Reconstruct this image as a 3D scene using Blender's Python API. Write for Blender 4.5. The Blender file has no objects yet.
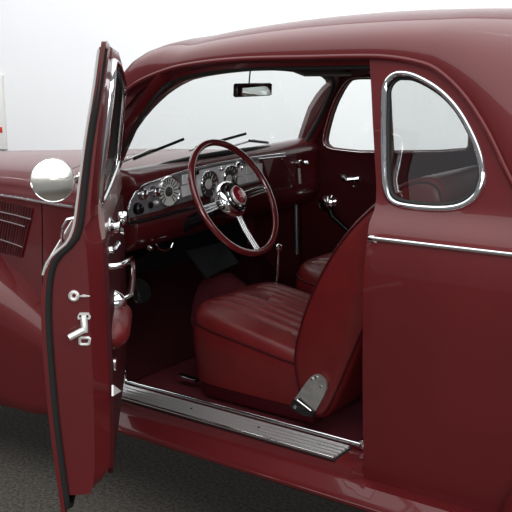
import bpy, bmesh, math, random
from mathutils import Vector, Matrix
from mathutils.geometry import delaunay_2d_cdt
random.seed(4)
S = bpy.context.scene
COL = S.collection
PI = math.pi

# ------------------------------------------------------------------ camera, world, lights, exposure
CAM = Vector((1.12, -2.075, 1.5)); YAW = 35.4; PITCH = 11.8; FPX = 887.0
cd = bpy.data.cameras.new('camera'); cam = bpy.data.objects.new('camera', cd); COL.objects.link(cam)
cam.location = CAM; cam.rotation_euler = (math.radians(90 - PITCH), 0, math.radians(YAW))
cd.sensor_width = 36; cd.lens = FPX / 512 * 36; cd.clip_start = .05
S.camera = cam
w = bpy.data.worlds.new('world'); S.world = w; w.use_nodes = True
w.node_tree.nodes['Background'].inputs[0].default_value = (.93, .95, 1, 1)
w.node_tree.nodes['Background'].inputs[1].default_value = .18
def area(name, loc, target, sx, sy, power, col=(1, 1, 1)):
    l = bpy.data.lights.new(name, 'AREA'); l.shape = 'RECTANGLE'; l.size = sx; l.size_y = sy; l.energy = power; l.color = col
    o = bpy.data.objects.new(name, l); COL.objects.link(o); o.location = loc
    o.rotation_euler = (Vector(target) - Vector(loc)).to_track_quat('-Z', 'Y').to_euler()
    return o
area('ceiling_softbox', (-.6, .3, 4.4), (-.6, .5, 0), 11, 8.0, 440)
area('studio_softbox', (2.6, -5.6, 2.3), (-.4, .3, .9), 3.4, 1.4, 125)
area('end_softbox', (6.2, -1.6, 2.3), (-.6, -.2, 1.0), 3.2, 1.1, 40)
area('wall_fill_light', (-6.0, 2.0, 4.6), (-6.0, 7.0, 1.6), 18, 1.2, 510)  # unseen light added to brighten the white wall evenly
S.view_settings.view_transform = 'Standard'; S.view_settings.look = 'None'
S.view_settings.gamma = 1; S.view_settings.exposure = .30

# ------------------------------------------------------------------ helpers
_y = math.radians(YAW); _p = math.radians(PITCH)
FW = Vector((-math.sin(_y)*math.cos(_p), math.cos(_y)*math.cos(_p), -math.sin(_p)))
RT = Vector((math.cos(_y), math.sin(_y), 0)); UP = RT.cross(FW)
def at(u, v, ax, val):
    """point in the world seen at a photograph pixel, on a known plane of the car"""
    d = FW*FPX + RT*(u-256) - UP*(v-256); i = 'xyz'.index(ax)
    return CAM + d*((val - CAM[i])/d[i])

def interp(tab, x):
    if x <= tab[0][0]: return tab[0][1]
    for (a, b), (c, d) in zip(tab, tab[1:]):
        if x <= c:
            return b + (d-b)*(x-a)/(c-a)
    return tab[-1][1]
def smooth(tab, x):
    """catmull-rom style interpolation"""
    n = len(tab)
    if x <= tab[0][0]: return tab[0][1]
    if x >= tab[-1][0]: return tab[-1][1]
    for i in range(n-1):
        if x <= tab[i+1][0]:
            x0, y0 = tab[i]; x1, y1 = tab[i+1]; h = x1-x0
            m0 = (y1-tab[i-1][1])/(x1-tab[i-1][0]) if i > 0 else (y1-y0)/h
            m1 = (tab[i+2][1]-y0)/(tab[i+2][0]-x0) if i+2 < n else (y1-y0)/h
            t = (x-x0)/h
            return (2*t**3-3*t*t+1)*y0 + (t**3-2*t*t+t)*h*m0 + (-2*t**3+3*t*t)*y1 + (t**3-t*t)*h*m1

def mk(name, verts, faces, mat, parent=None, sharp=35, merge=1e-5):
    bm = bmesh.new()
    vs = [bm.verts.new(v) for v in verts]
    for f in faces:
        try: bm.faces.new([vs[i] for i in f])
        except ValueError: pass
    return fin(name, bm, mat, parent, sharp, merge)
def fin(name, bm, mat, parent=None, sharp=35, merge=1e-5):
    if merge: bmesh.ops.remove_doubles(bm, verts=bm.verts, dist=merge)
    bmesh.ops.dissolve_degenerate(bm, edges=bm.edges, dist=1e-6)
    bmesh.ops.recalc_face_normals(bm, faces=bm.faces)
    me = bpy.data.meshes.new(name); bm.to_mesh(me); bm.free()
    for p in me.polygons: p.use_smooth = True
    if sharp: me.set_sharp_from_angle(angle=math.radians(sharp))
    mats = mat if isinstance(mat, list) else [mat]
    for m in mats: me.materials.append(m)
    o = bpy.data.objects.new(name, me); COL.objects.link(o)
    if parent: o.parent = parent
    return o
def loft_bm(bm, rings, closed=True, caps=False):
    R = [[bm.verts.new(p) for p in r] for r in rings]
    for a, b in zip(R, R[1:]):
        n = len(a)
        for i in range(n if closed else n-1):
            j = (i+1) % n
            bm.faces.new((a[i], a[j], b[j], b[i]))
    if caps:
        bm.faces.new(R[0]); bm.faces.new(list(reversed(R[-1])))
    return R
def frames(path, closed=False):
    P = [Vector(p) for p in path]; n = len(P); out = []
    prev = None
    for i in range(n):
        if closed: t = P[(i+1) % n]-P[i-1]
        else: t = P[min(i+1, n-1)]-P[max(i-1, 0)]
        t.normalize()
        if prev is None:
            a = Vector((0, 0, 1)) if abs(t.z) < .9 else Vector((1, 0, 0))
            u = (a - t*a.dot(t)).normalized()
        else:
            u = (prev - t*prev.dot(t)).normalized()
        prev = u; out.append((P[i], t, u, t.cross(u)))
    return out
def tube_bm(bm, path, r, seg=10, closed=False, ry=None, caps=True, up=None):
    rings = []
    fr = frames(path, closed)
    for k, (p, t, u, v) in enumerate(fr):
        if up is not None:
            upv = Vector(up); u = (upv - t*upv.dot(t)).normalized(); v = t.cross(u)
        ra = r[k] if isinstance(r, (list, tuple)) else r
        rb = ra if ry is None else (ry[k] if isinstance(ry, (list, tuple)) else ry)
        rings.append([p + u*ra*math.cos(a) + v*rb*math.sin(a) for a in [2*PI*i/seg for i in range(seg)]])
    if closed:
        # ease twist between the last and first ring: pick the best rotation
        best = min(range(seg), key=lambda s: sum((rings[-1][(i+s) % seg]-rings[0][i]).length for i in range(seg)))
        first = [rings[0][(i-best) % seg] for i in range(seg)]
        R = loft_bm(bm, rings, True)
        last = R[-1]; f0 = R[0]
        for i in range(seg):
            j = (i+1) % seg
            bm.faces.new((last[i], last[j], f0[(j-best) % seg], f0[(i-best) % seg]))
    else:
        loft_bm(bm, rings, True, caps)
def tube(name, path, r, mat, parent=None, **k):
    bm = bmesh.new(); tube_bm(bm, path, r, **k); return fin(name, bm, mat, parent, 50)
def box_bm(bm, c, s, bev=0, rot=None, seg=2):
    t = bmesh.new(); bmesh.ops.create_cube(t, size=1)
    for v in t.verts: v.co = Vector((v.co.x*s[0], v.co.y*s[1], v.co.z*s[2]))
    if bev: bmesh.ops.bevel(t, geom=t.edges[:], offset=bev, segments=seg, affect='EDGES', profile=.5)
    M = Matrix.Translation(c) @ (rot.to_4x4() if rot else Matrix())
    t.transform(M); me = bpy.data.meshes.new('t'); t.to_mesh(me); bm.from_mesh(me); t.free(); bpy.data.meshes.remove(me)
def box(name, c, s, mat, parent=None, bev=.004, rot=None):
    bm = bmesh.new(); box_bm(bm, c, s, bev, rot); return fin(name, bm, mat, parent, 40, 0)
def lathe_bm(bm, c, axis, prof, seg=32, ang=None):
    ax = Vector(axis).normalized(); a = Vector((0, 0, 1)) if abs(ax.z) < .9 else Vector((1, 0, 0))
    u = (a-ax*a.dot(ax)).normalized(); v = ax.cross(u); c = Vector(c)
    rings = [[c+ax*h+(u*math.cos(t)+v*math.sin(t))*max(r, 1e-5) for t in [2*PI*i/seg for i in range(seg)]] for r, h in prof]
    loft_bm(bm, rings, True, False)
def lathe(name, c, axis, prof, mat, parent=None, seg=32, sharp=35):
    bm = bmesh.new(); lathe_bm(bm, c, axis, prof, seg); return fin(name, bm, mat, parent, sharp, 1e-6)
def inside(p, poly):
    x, y = p; r = False; n = len(poly)
    for i in range(n):
        x1, y1 = poly[i]; x2, y2 = poly[i-1]
        if (y1 > y) != (y2 > y) and x < (x2-x1)*(y-y1)/(y2-y1)+x1: r = not r
    return r
def dist(p, poly):
    d = 9; P = Vector(p); n = len(poly)
    for i in range(n):
        a = Vector(poly[i-1]); b = Vector(poly[i]); ab = b-a
        t = max(0, min(1, (P-a).dot(ab)/max(ab.length_squared, 1e-12)))
        d = min(d, (P-a-ab*t).length)
    return d
def resample(poly, step):
    out = []; n = len(poly)
    for i in range(n):
        a = Vector(poly[i]); b = Vector(poly[(i+1) % n]); k = max(1, round((b-a).length/step))
        out += [tuple(a.lerp(b, j/k)) for j in range(k)]
    return out
def chaikin(poly, it=2, closed=True):
    for _ in range(it):
        o = []; n = len(poly)
        for i in range(n if closed else n-1):
            a = Vector(poly[i]); b = Vector(poly[(i+1) % n])
            o += [tuple(a.lerp(b, .25)), tuple(a.lerp(b, .75))]
        poly = o if closed else [poly[0]] + o + [poly[-1]]
    return poly
def sheet(outline, holes, step, extra_rows=()):
    loops = [resample(outline, step)] + [resample(h, step*.6) for h in holes]
    pts = []; edges = []
    for lp in loops:
        b = len(pts); pts += lp; edges += [(b+i, b+(i+1) % len(lp)) for i in range(len(lp))]
    xs = [p[0] for p in outline]; ys = [p[1] for p in outline]
    nx = int((max(xs)-min(xs))/step)+1; ny = int((max(ys)-min(ys))/step)+1
    rows = [min(ys)+j*step for j in range(ny)]
    rows = [r for r in rows if all(abs(r-e) > step*.35 for e in extra_rows)] + list(extra_rows)
    for r in rows:
        for i in range(nx):
            p = (min(xs)+i*step, r)
            if inside(p, outline) and not any(inside(p, h) for h in holes) and all(dist(p, l) > step*.4 for l in [outline]+holes):
                pts.append(p)
    V, _, F, *_r = delaunay_2d_cdt([Vector(p) for p in pts], edges, [], 0, 1e-6)
    fs = []
    for f in F:
        cx = sum(V[i][0] for i in f)/len(f); cy = sum(V[i][1] for i in f)/len(f)
        if inside((cx, cy), outline) and not any(inside((cx, cy), h) for h in holes): fs.append(f)
    return V, fs, loops
def panel_bm(bm, outline, holes, fout, fin_, step=.03, rows=()):
    """closed panel: two skins mapped by fout / fin_ ((a,b)->Vector) joined around the outline and holes"""
    V, F, loops = sheet(outline, holes, step, rows)
    for fn in (fout, fin_):
        if fn is None: continue
        vs = [bm.verts.new(fn(v[0], v[1])) for v in V]
        for f in F:
            try: bm.faces.new([vs[i] for i in f])
            except ValueError: pass
    if fin_ is not None:
        for lp in loops:
            A = [bm.verts.new(fout(*p)) for p in lp]; B = [bm.verts.new(fin_(*p)) for p in lp]
            n = len(lp)
            for i in range(n):
                j = (i+1) % n; bm.faces.new((A[i], A[j], B[j], B[i]))
def panel(name, outline, holes, fout, fin_, mat, parent, step=.03, rows=(), sharp=35):
    bm = bmesh.new(); panel_bm(bm, outline, holes, fout, fin_, step, rows); return fin(name, bm, mat, parent, sharp, 1e-5)

# ------------------------------------------------------------------ materials
def nm(name):
    m = bpy.data.materials.new(name); m.use_nodes = True; nt = m.node_tree
    return m, nt, nt.nodes['Principled BSDF']
def pr(name, col, rough=.5, metal=0, coat=0, spec=.5, noise=None, bump=None, coatr=.03):
    m, nt, b = nm(name)
    b.inputs['Base Color'].default_value = (*col, 1); b.inputs['Roughness'].default_value = rough
    b.inputs['Metallic'].default_value = metal; b.inputs['Coat Weight'].default_value = coat
    b.inputs['Coat Roughness'].default_value = coatr; b.inputs['Specular IOR Level'].default_value = spec
    tc = nt.nodes.new('ShaderNodeTexCoord')
    if noise:
        sc, c2 = noise
        n = nt.nodes.new('ShaderNodeTexNoise'); n.inputs['Scale'].default_value = sc; n.inputs['Detail'].default_value = 6
        nt.links.new(tc.outputs['Object'], n.inputs['Vector'])
        r = nt.nodes.new('ShaderNodeValToRGB'); r.color_ramp.elements[0].position = .35; r.color_ramp.elements[1].position = .65
        r.color_ramp.elements[0].color = (*col, 1); r.color_ramp.elements[1].color = (*c2, 1)
        nt.links.new(n.outputs[0], r.inputs[0]); nt.links.new(r.outputs[0], b.inputs['Base Color'])
    if bump:
        sc, st = bump
        n = nt.nodes.new('ShaderNodeTexNoise'); n.inputs['Scale'].default_value = sc; n.inputs['Detail'].default_value = 4
        nt.links.new(tc.outputs['Object'], n.inputs['Vector'])
        bp = nt.nodes.new('ShaderNodeBump'); bp.inputs['Strength'].default_value = st; bp.inputs['Distance'].default_value = .002
        nt.links.new(n.outputs[0], bp.inputs['Height']); nt.links.new(bp.outputs[0], b.inputs['Normal'])
    return m
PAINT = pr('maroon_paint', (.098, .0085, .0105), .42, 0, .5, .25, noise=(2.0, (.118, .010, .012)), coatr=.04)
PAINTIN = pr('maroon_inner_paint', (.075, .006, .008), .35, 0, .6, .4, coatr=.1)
LEATH = pr('maroon_leather', (.128, .009, .010), .40, 0, .15, .34, noise=(14, (.108, .0075, .0085)), bump=(260, .25), coatr=.3)
VINYL = pr('dark_maroon_trim', (.044, .004, .006), .5, 0, 0, .15, bump=(300, .2))
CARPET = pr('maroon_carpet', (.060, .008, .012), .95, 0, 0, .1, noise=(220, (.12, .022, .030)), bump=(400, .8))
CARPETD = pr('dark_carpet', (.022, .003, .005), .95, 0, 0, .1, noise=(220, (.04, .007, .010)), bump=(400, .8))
CHROME = pr('chrome', (.86, .87, .88), .08, 1)
SATIN = pr('satin_chrome', (.82, .82, .81), .32, .8)
FARTRIM = pr('trim_with_reflection', (.085, .045, .05), .8)  # maroon trim greyed to carry the reflection in the near quarter glass
STEEL = pr('brushed_steel', (.62, .61, .59), .4, .85, noise=(60, (.50, .49, .47)))
NICKEL = pr('light_nickel', (.80, .80, .77), .35, .55)
SILVERP = pr('silver_lacquer', (.78, .78, .79), .35, 0, .5)
RUBBER = pr('black_rubber', (.014, .015, .014), .6, 0, 0, .3)
ROUNDM = pr('convex_mirror', (.86, .84, .76), .13, 1)
RUBG = pr('grey_rubber', (.011, .012, .011), .7, 0, 0, .3)
BLACK = pr('black_plastic', (.006, .006, .007), .25, 0, .3)
BLACKM = pr('black_mat', (.012, .014, .016), .6, 0, 0, .4, bump=(200, .5))
PANELG = pr('grey_engine_turned_panel', (.17, .17, .185), .32, .4, 0, noise=(40, (.25, .25, .26)))
DIAL = pr('dial_face', (.66, .66, .62), .5)
DIALD = pr('dark_dial', (.045, .045, .045), .4)
WHITE = pr('white_paint', (.8, .8, .78), .5)
EMB = pr('red_emblem', (.22, .010, .025), .2, 0, 1)
WHEELM = pr('maroon_bakelite', (.12, .010, .012), .2, 0, 1, .5)
LINER = pr('grey_headliner', (.32, .30, .29), .9)
TAN = pr('mirror_back', (.25, .22, .17), .4)
BEIGE = pr('garnish', (.27, .17, .16), .3, .2, .5)
MIRR = pr('mirror_glass', (.92, .92, .90), .015, 1)
WALLM = pr('white_wall', (.83, .84, .86), .9, noise=(.4, (.85, .86, .875)))
REDS = pr('red_sign', (.6, .03, .02), .5)
FLOORM = pr('dark_grey_floor', (.045, .041, .035), .92, 0, 0, .15, noise=(80, (.11, .10, .088)), bump=(90, .7))
def glass(name, tint, gl=.06):
    m, nt, b = nm(name); nt.nodes.remove(b)
    out = nt.nodes['Material Output']
    t = nt.nodes.new('ShaderNodeBsdfTransparent'); t.inputs[0].default_value = (*tint, 1)
    g = nt.nodes.new('ShaderNodeBsdfGlossy'); g.inputs['Roughness'].default_value = .02
    f = nt.nodes.new('ShaderNodeLayerWeight'); f.inputs[0].default_value = .5
    pw = nt.nodes.new('ShaderNodeMath'); pw.operation = 'POWER'; pw.inputs[1].default_value = 4
    ml = nt.nodes.new('ShaderNodeMath'); ml.operation = 'MULTIPLY_ADD'; ml.inputs[1].default_value = .8; ml.inputs[2].default_value = gl
    nt.links.new(f.outputs[1], pw.inputs[0]); nt.links.new(pw.outputs[0], ml.inputs[0])
    mx = nt.nodes.new('ShaderNodeMixShader')
    nt.links.new(ml.outputs[0], mx.inputs[0]); nt.links.new(t.outputs[0], mx.inputs[1]); nt.links.new(g.outputs[0], mx.inputs[2])
    nt.links.new(mx.outputs[0], out.inputs[0]); return m
GLASS = glass('window_glass', (.90, .93, .92))
GLASSQ = glass('quarter_glass', (.88, .90, .89), .22)

# ------------------------------------------------------------------ the setting
def struct(name, verts, faces, mat):
    o = mk(name, verts, faces, mat, None, 30); o['kind'] = 'structure'
    o['label'] = {'floor': 'dark grey speckled floor under the car', 'wall_back': 'plain white wall behind the car', 'wall_left': 'white wall far in front of the car'}[name]; return o
def slab(name, lo, hi, mat):
    x0, y0, z0 = lo; x1, y1, z1 = hi
    v = [(x, y, z) for x in (x0, x1) for y in (y0, y1) for z in (z0, z1)]
    return struct(name, v, [(0, 1, 3, 2), (4, 6, 7, 5), (0, 4, 5, 1), (2, 3, 7, 6), (0, 2, 6, 4), (1, 5, 7, 3)], mat)
slab('floor', (-14, -7, -.1), (8, 7.0, 0), FLOORM)
slab('wall_back', (-14, 7.0, -.1), (8, 7.1, 6), WALLM)
slab('wall_left', (-14.1, -7, -.1), (-14, 7.1, 6), WALLM)
def tag(o, label, cat, group=None):
    o['label'] = label; o['category'] = cat
    if group: o['group'] = group
    return o
# board on the wall at the far left, with a red band
pt = at(5, 130, 'y', 6.97); pt2 = at(5, 75, 'y', 6.97); pb = at(5, 148, 'y', 6.97)
bx0 = pt.x
board = box('wall_board', (bx0-.6, 6.975, (pt2.z+.3)/2), (1.2, .05, pt2.z-.3), WHITE, None, .004)
tag(board, 'white board leaning on the wall at far left with a red band', 'board')
rz = at(3, 130, 'y', 6.94).z
box('red_band', (bx0-.35, 6.945, rz), (.62, .012, .085), REDS, board, .002)

# ------------------------------------------------------------------ the car
car = bpy.data.objects.new('vintage_coupe', None); COL.objects.link(car)
tag(car, 'maroon vintage two door coupe with its driver door swung open', 'car')
YC = .72
def Y2(y): return 2*YC - y
PROF = [(.30, .03), (.40, .010), (.50, .002), (.60, -.006), (.70, -.013), (.82, -.018), (.92, -.020), (.99, -.018), (1.045, -.010),
        (1.085, .004), (1.105, .022), (1.125, .046), (1.145, .058), (1.17, .066), (1.26, .081), (1.36, .098), (1.46, .118), (1.56, .136), (1.7, .17)]
ROWS = [.92, .99, 1.045, 1.068, 1.085, 1.095, 1.105, 1.115, 1.125, 1.135, 1.145, 1.157, 1.17]
def prof(z): return smooth(PROF, z)
def bow(x): return (.035*max(0, x)**2) + .06*max(0, -x-1.0)

# drip line: solve the crease on the body side
DRIPPX = [(370, 56.5), (395, 58), (419, 62.5), (437, 69.5), (464, 94.5), (488, 131), (512, 180)]
def on_side(u, v):
    y = .1
    for _ in range(12):
        p = at(u, v, 'y', y); y = prof(p.z) + bow(p.x)
    return p
dp = [on_side(*p) for p in DRIPPX]
ZD = [(-1.12, 1.20), (-1.06, 1.32), (-.985, 1.41), (-.925, 1.455), (-.84, 1.488), (-.73, 1.514), (-.525, 1.533), (-.26, 1.537)] + [(p.x, p.z) for p in dp] + \
     [(.50, 1.06), (.64, .97), (.9, .88), (1.2, .80), (1.6, .72)]
ZD = [ZD[0]] + [b for a, b in zip(ZD, ZD[1:]) if b[0] > a[0]+.01]
ZC = [(-1.12, 1.26), (-1.06, 1.42), (-1.0, 1.53), (-.93, 1.592), (-.8, 1.632), (-.6, 1.660), (-.3, 1.683), (0, 1.688), (.3, 1.672), (.6, 1.60), (.9, 1.45), (1.2, 1.22), (1.6, .90)]
def zd(x): return smooth(ZD, x)
def zc(x): return smooth(ZC, x)
def roof_sec(x, n=2.3, k=26, off=0):
    n = 2.3 + 1.9*max(0, min(1, (-.78-x)/.18))
    sk = .07*max(0, min(1, (-.84-x)/.14))
    a = zd(x); b = zc(x)-off; y0 = prof(a)+bow(x)+off
    pts = []
    for i in range(k+1):
        t = PI/2*i/k
        u = max(0, math.cos(t))**(2/n); s = max(0, math.sin(t))**(2/n)
        pts.append(Vector((x, YC-(YC-y0)*u, a+(b-a)*s)))
    return pts + [Vector((p.x+sk*(YC-p.y)/.58, Y2(p.y), p.z)) for p in reversed(pts[:-1])]
# --- roof
xs = [-1.0, -.985, -.96, -.925, -.88] + [-.84+.04*i for i in range(61)]
bm = bmesh.new()
R = loft_bm(bm, [roof_sec(x) for x in xs], False)
kill = [f for f in bm.faces if .62 < f.calc_center_median().x < .92 and abs(f.calc_center_median().y-YC) < .36]
bmesh.ops.delete(bm, geom=kill, context='FACES')
# brow: turn the front edge back down to the header
fr = R[0]
B1 = [bm.verts.new((v.co.x+.02, YC+(v.co.y-YC)*.985, v.co.z-.025)) for v in fr]
B2 = [bm.verts.new((q.x, YC+(q.y-YC)*.985, min(q.z, 1.515))) for q in roof_sec(-.90, off=.02)]
for A, Bq in ((fr, B1), (B1, B2)):
    for i in range(len(A)-1): bm.faces.new((A[i], A[i+1], Bq[i+1], Bq[i]))
roof = fin('roof', bm, PAINT, car, 40)
# rear window glass
bm = bmesh.new(); loft_bm(bm, [[p for p in roof_sec(x, off=.012) if abs(p.y-YC) < .42] for x in (.58, .66, .74, .82, .90, .96)], False)
fin('rear_window_glass', bm, GLASS, roof)
# headliner
bm = bmesh.new()
hx = [-.84+.06*i for i in range(22)]
loft_bm(bm, [[p for p in roof_sec(x, off=.045)][3:-3] for x in hx], False)
fin('headliner', bm, LINER, roof)
# drip moulding along both sides
for side in (0, 1):
    path = []
    for i in range(90):
        x0_ = -.90 if side else -1.06
        x = x0_ + i*(.95-x0_)/89
        z = zd(x); y = prof(z)+bow(x)-.006
        path.append((x, Y2(y) if side else y, z))
    tube('drip_moulding', path, .0075, PAINT, roof, seg=8)

# --- near quarter panel with its window
QW = [on_side(*p) for p in [(384, 100), (385, 84), (393, 74.5), (404, 73), (418, 77), (440, 90), (458, 109), (472, 134), (481, 158), (483, 177), (479, 193), (466, 205), (446, 209.5), (412, 207.5), (393, 203.5), (385.5, 193), (384, 160)]]
qh = chaikin([(p.x, p.z) for p in QW], 2)
out_up = [(-.068, zd(-.068))] + [(x, zd(x)) for x in [-.02+.03*i for i in range(44)]]
qout = [(.012, .362), (.014, .8), (.014, 1.06), (-.004, 1.2), (-.032, 1.35)] + out_up + [(1.4, .70), (1.4, .362), (.40, .362)]
qout = [p for p in qout]
fo = lambda x, z: Vector((x, prof(z)+bow(x), z))
fi = lambda x, z: Vector((x, prof(z)+bow(x)+.035, z))
quarter = panel('quarter_panel', qout, [qh], fo, fi, PAINT, car, .03, ROWS)
bm = bmesh.new(); panel_bm(bm, qh, [], lambda x, z: Vector((x, prof(z)+bow(x)+.014, z)), None, .04)
fin('quarter_window_glass', bm, GLASSQ, quarter)
qt = [(x, prof(z)+bow(x)-.002, z) for x, z in resample(qh, .01)]
tube('window_trim', qt, .0065, CHROME, quarter, closed=True, ry=.0085, seg=12, up=(0, 1, 0))
qc = (sum(p[0] for p in qh)/len(qh), sum(p[1] for p in qh)/len(qh))
qti = [(qc[0]+(x-qc[0])*.94, prof(z)+bow(x)+.010, qc[1]+(z-qc[1])*.94) for x, z in resample(qh, .01)]
tube('window_gasket', qti, .007, RUBBER, quarter, closed=True, ry=.006, seg=8, up=(0, 1, 0))
# belt moulding strip
bp = [Vector((x, prof(1.062)+bow(x)-.004, 1.064)) for x in [.024+.04*i for i in range(34)]]
tube('belt_moulding', bp, .0062, CHROME, quarter, ry=.005, seg=10)
lathe('moulding_tip', (.028, prof(1.064)-.004, 1.064), (-1, 0, 0), [(0, -.012), (.010, -.01), (.010, .002), (.007, .008), (0, .009)], CHROME, quarter, 16)
# raised reveal around the panel front edge (B pillar jamb)
jam = []
jp = [(.012, .40), (.014, .8), (.014, 1.06), (-.004, 1.2), (-.032, 1.35), (-.062, 1.51)]
bm = bmesh.new()
ring = []
for i in range(41):
    z = .40+(1.515-.40)*i/40; x = interp([(b, a) for a, b in jp], z); y = prof(z)
    ring.append([Vector((x+.004, y+.02, z)), Vector((x-.014, y+.026, z)), Vector((x-.016, y+.05, z)), Vector((x+.004, y+.06, z)), Vector((x+.030, y+.06, z)), Vector((x+.030, y+.03, z))])
loft_bm(bm, ring, True, True)
fin('door_pillar', bm, PAINTIN, car, 30)
# striker dots on the pillar
# inner quarter trim with window opening
qhi = [(qc[0]+(x-qc[0])*1.04, qc[1]+(z-qc[1])*1.04) for x, z in qh]
qin = [(.05, .40), (.05, 1.2), (.0, 1.47), (.06, 1.46), (.14, 1.40), (.22, 1.32), (.33, 1.27), (.9, 1.1), (1.2, .8), (1.2, .40)]
# --- rear fender bulge
bm = bmesh.new(); rings = []
for i in range(29):
    t = PI*i/28; cxr = .985; 
    rr = []
    for j in range(17):
        s = PI/2*j/16
        # from body plane outwards and round under
        R0 = .58
        rx = cxr - math.cos(t)*R0*(1-.18*(1-math.cos(s)))
        rzv = .28 + math.sin(t)*.50*(1-.25*(1-math.cos(s)))
        yy = .02 - .19*math.sin(s)**.6*(max(0, math.sin(t))**.45) 
        rr.append(Vector((rx, yy, rzv)))
    rings.append(rr)
loft_bm(bm, rings, False)
# carry on flat to a lip
fin('rear_fender', bm, PAINT, car, 60)
# --- rear end closing
bm = bmesh.new()
loft_bm(bm, [[Vector((1.4, .05, z)) for z in (.38, .55, .75)], [Vector((1.62, .25, z)) for z in (.38, .56, .88)], [Vector((1.68, YC, z)) for z in (.38, .58, .9)], [Vector((1.62, Y2(.25), z)) for z in (.38, .56, .88)], [Vector((1.4, Y2(.05), z)) for z in (.38, .55, .75)]], False)
fin('tail_panel', bm, PAINT, car, 60)

# --- rocker / running board and sill
bm = bmesh.new(); rings = []
for i in range(60):
    x = -1.25 + i*2.70/59
    f = max(0, -x-.85)*.10
    sec = [(.10, .405), (.012, .405), (-.016, .400), (-.020, .385), (-.023, .368), (-.029, .362), (-.057, .336), (-.065, .328), (-.067, .314), (-.059, .306), (.0, .30), (.10, .30)]
    if x > 0.0: sec = [(max(y, .045) if z > .363 else y, z) for y, z in sec]; sec[4] = (.045, .362)
    rings.append([Vector((x, y+f+bow(x)*.5, z)) for y, z in sec])
loft_bm(bm, rings, True, True)
rocker = fin('running_board', bm, PAINT, car, 40)
tube('edge_lip', [(x, -.067+bow(x)*.5+max(0, -x-.85)*.10, .322) for x in [-1.2+.06*i for i in range(44)]], .003, CHROME if False else PAINT, rocker, seg=6)
# ribbed sill plate
bm = bmesh.new()
a = at(336, 457, 'z', .413).x; 
y0, y1 = -.014, .088
sill = box('sill_plate', ((-1.04+a)/2, (y0+y1)/2, .4055), (a+1.04, y1-y0, .007), BLACKM, car, .001)
n = 5
for k in range(n):
    m = (y1-y0)/n; yc_ = y0+m*(k+.5)
    bm = bmesh.new()
    prs = [[Vector((x, yc_+q*m, z)) for q, z in ((-.34, .407), (-.30, .4125), (-.16, .4165), (.14, .4165), (.28, .4125), (.32, .407))] for x in (-1.04, -.7, -.35, a-.004)]
    loft_bm(bm, prs, True, True)
    fin('tread_rib', bm, SATIN, sill, 25)
tube('sill_rail', [(-1.04, .098, .420), (-.5, .098, .420), (-.04, .098, .420)], .008, CHROME, sill, seg=10)
tube('sill_rail', [(-1.04, -.016, .414), (-.5, -.016, .414), (a, -.016, .414)], .005, CHROME, sill, seg=8)
box('rail_end_clip', (-.038, .098, .426), (.014, .022, .030), CHROME, sill, .004)
for k, x in enumerate((-.93, -.64, -.37, -.15)):
    lathe('sill_screw', (x, .037, .4160), (0, 0, 1), [(.0055, 0), (.005, .002), (0, .0028)], CHROME, sill, 12)

# ------------------------------------------------------------------ hood, cowl, fender
def hood_sec(x, k=20):
    hw = interp([(-3.4, .30), (-2.4, .40), (-1.6, .545), (-1.25, .635), (-1.0, .67)], x)   # half width at the shoulder
    zt = interp([(-3.4, .98), (-2.4, 1.115), (-1.6, 1.160), (-1.2, 1.172), (-1.0, 1.165)], x)
    zs = interp([(-3.4, .88), (-2.4, 1.00), (-1.8, 1.035), (-1.35, 1.052), (-1.0, 1.055)], x)
    low = hw + .02
    p = [(low+.03, .45), (low+.02, .60), (low+.012, .75), (low+.004, .88), (low, .95), (low-.002, zs-.035), (low-.002, zs-.012), (low-.006, zs), (low-.016, zs+.010)]
    for i in range(1, k+1):
        t = i/k; p.append(((low-.016)*max(0, math.cos(PI/2*t))**.80, (zs+.010)+(zt-zs-.010)*math.sin(PI/2*t)**.95))
    L = [Vector((x, YC-a, b)) for a, b in p]
    return L + [Vector((x, Y2(v.y), v.z)) for v in reversed(L[:-1])]
bm = bmesh.new(); loft_bm(bm, [hood_sec(-3.3+.1*i) for i in range(20)], False)   # to -1.40
hood = fin('hood', bm, PAINT, car, 60)
bm = bmesh.new(); loft_bm(bm, [hood_sec(x) for x in (-1.392, -1.38, -1.3, -1.2, -1.12, -1.06)], False)
cowl = fin('cowl', bm, PAINT, car, 60)
bm = bmesh.new(); loft_bm(bm, [[Vector((p.x, YC+(p.y-YC)*.99, p.z-.008)) for p in hood_sec(x)] for x in (-1.41, -1.385)], False)
fin('hood_gap_seal', bm, RUBBER, cowl, 60)
def hood_y(x, z):
    s = hood_sec(x)[:9]
    t = sorted((v.z, v.y) for v in s); return interp(t, z)
# chrome spear and louvers on the hood side
spz = .999
def spear(name, px0, px1, r, mat, par, off=.0):
    a = at(px0[0], px0[1], 'y', .17); b = at(px1[0], px1[1], 'y', .14)
    for _ in range(8):
        a = at(px0[0], px0[1], 'y', hood_y(a.x, a.z)); b = at(px1[0], px1[1], 'y', hood_y(b.x, b.z))
    path = []
    d = (b-a)
    a2 = a - d.normalized()*.55
    for i in range(13):
        q = a2.lerp(b, i/12); path.append((q.x, hood_y(q.x, q.z)-off, q.z))
    return tube(name, path, r, mat, par, seg=8), a, b
spear('hood_spear', (0, 195), (74, 207), .006, CHROME, hood, .003)
spear('louver_strip', (0, 211), (33, 219), .0035, CHROME, hood, .008)
spear('louver_strip', (0, 219), (27, 226.5), .0035, CHROME, hood, .008)
spear('louver_strip', (0, 238.5), (24.5, 247), .0035, CHROME, hood, .008)
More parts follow.
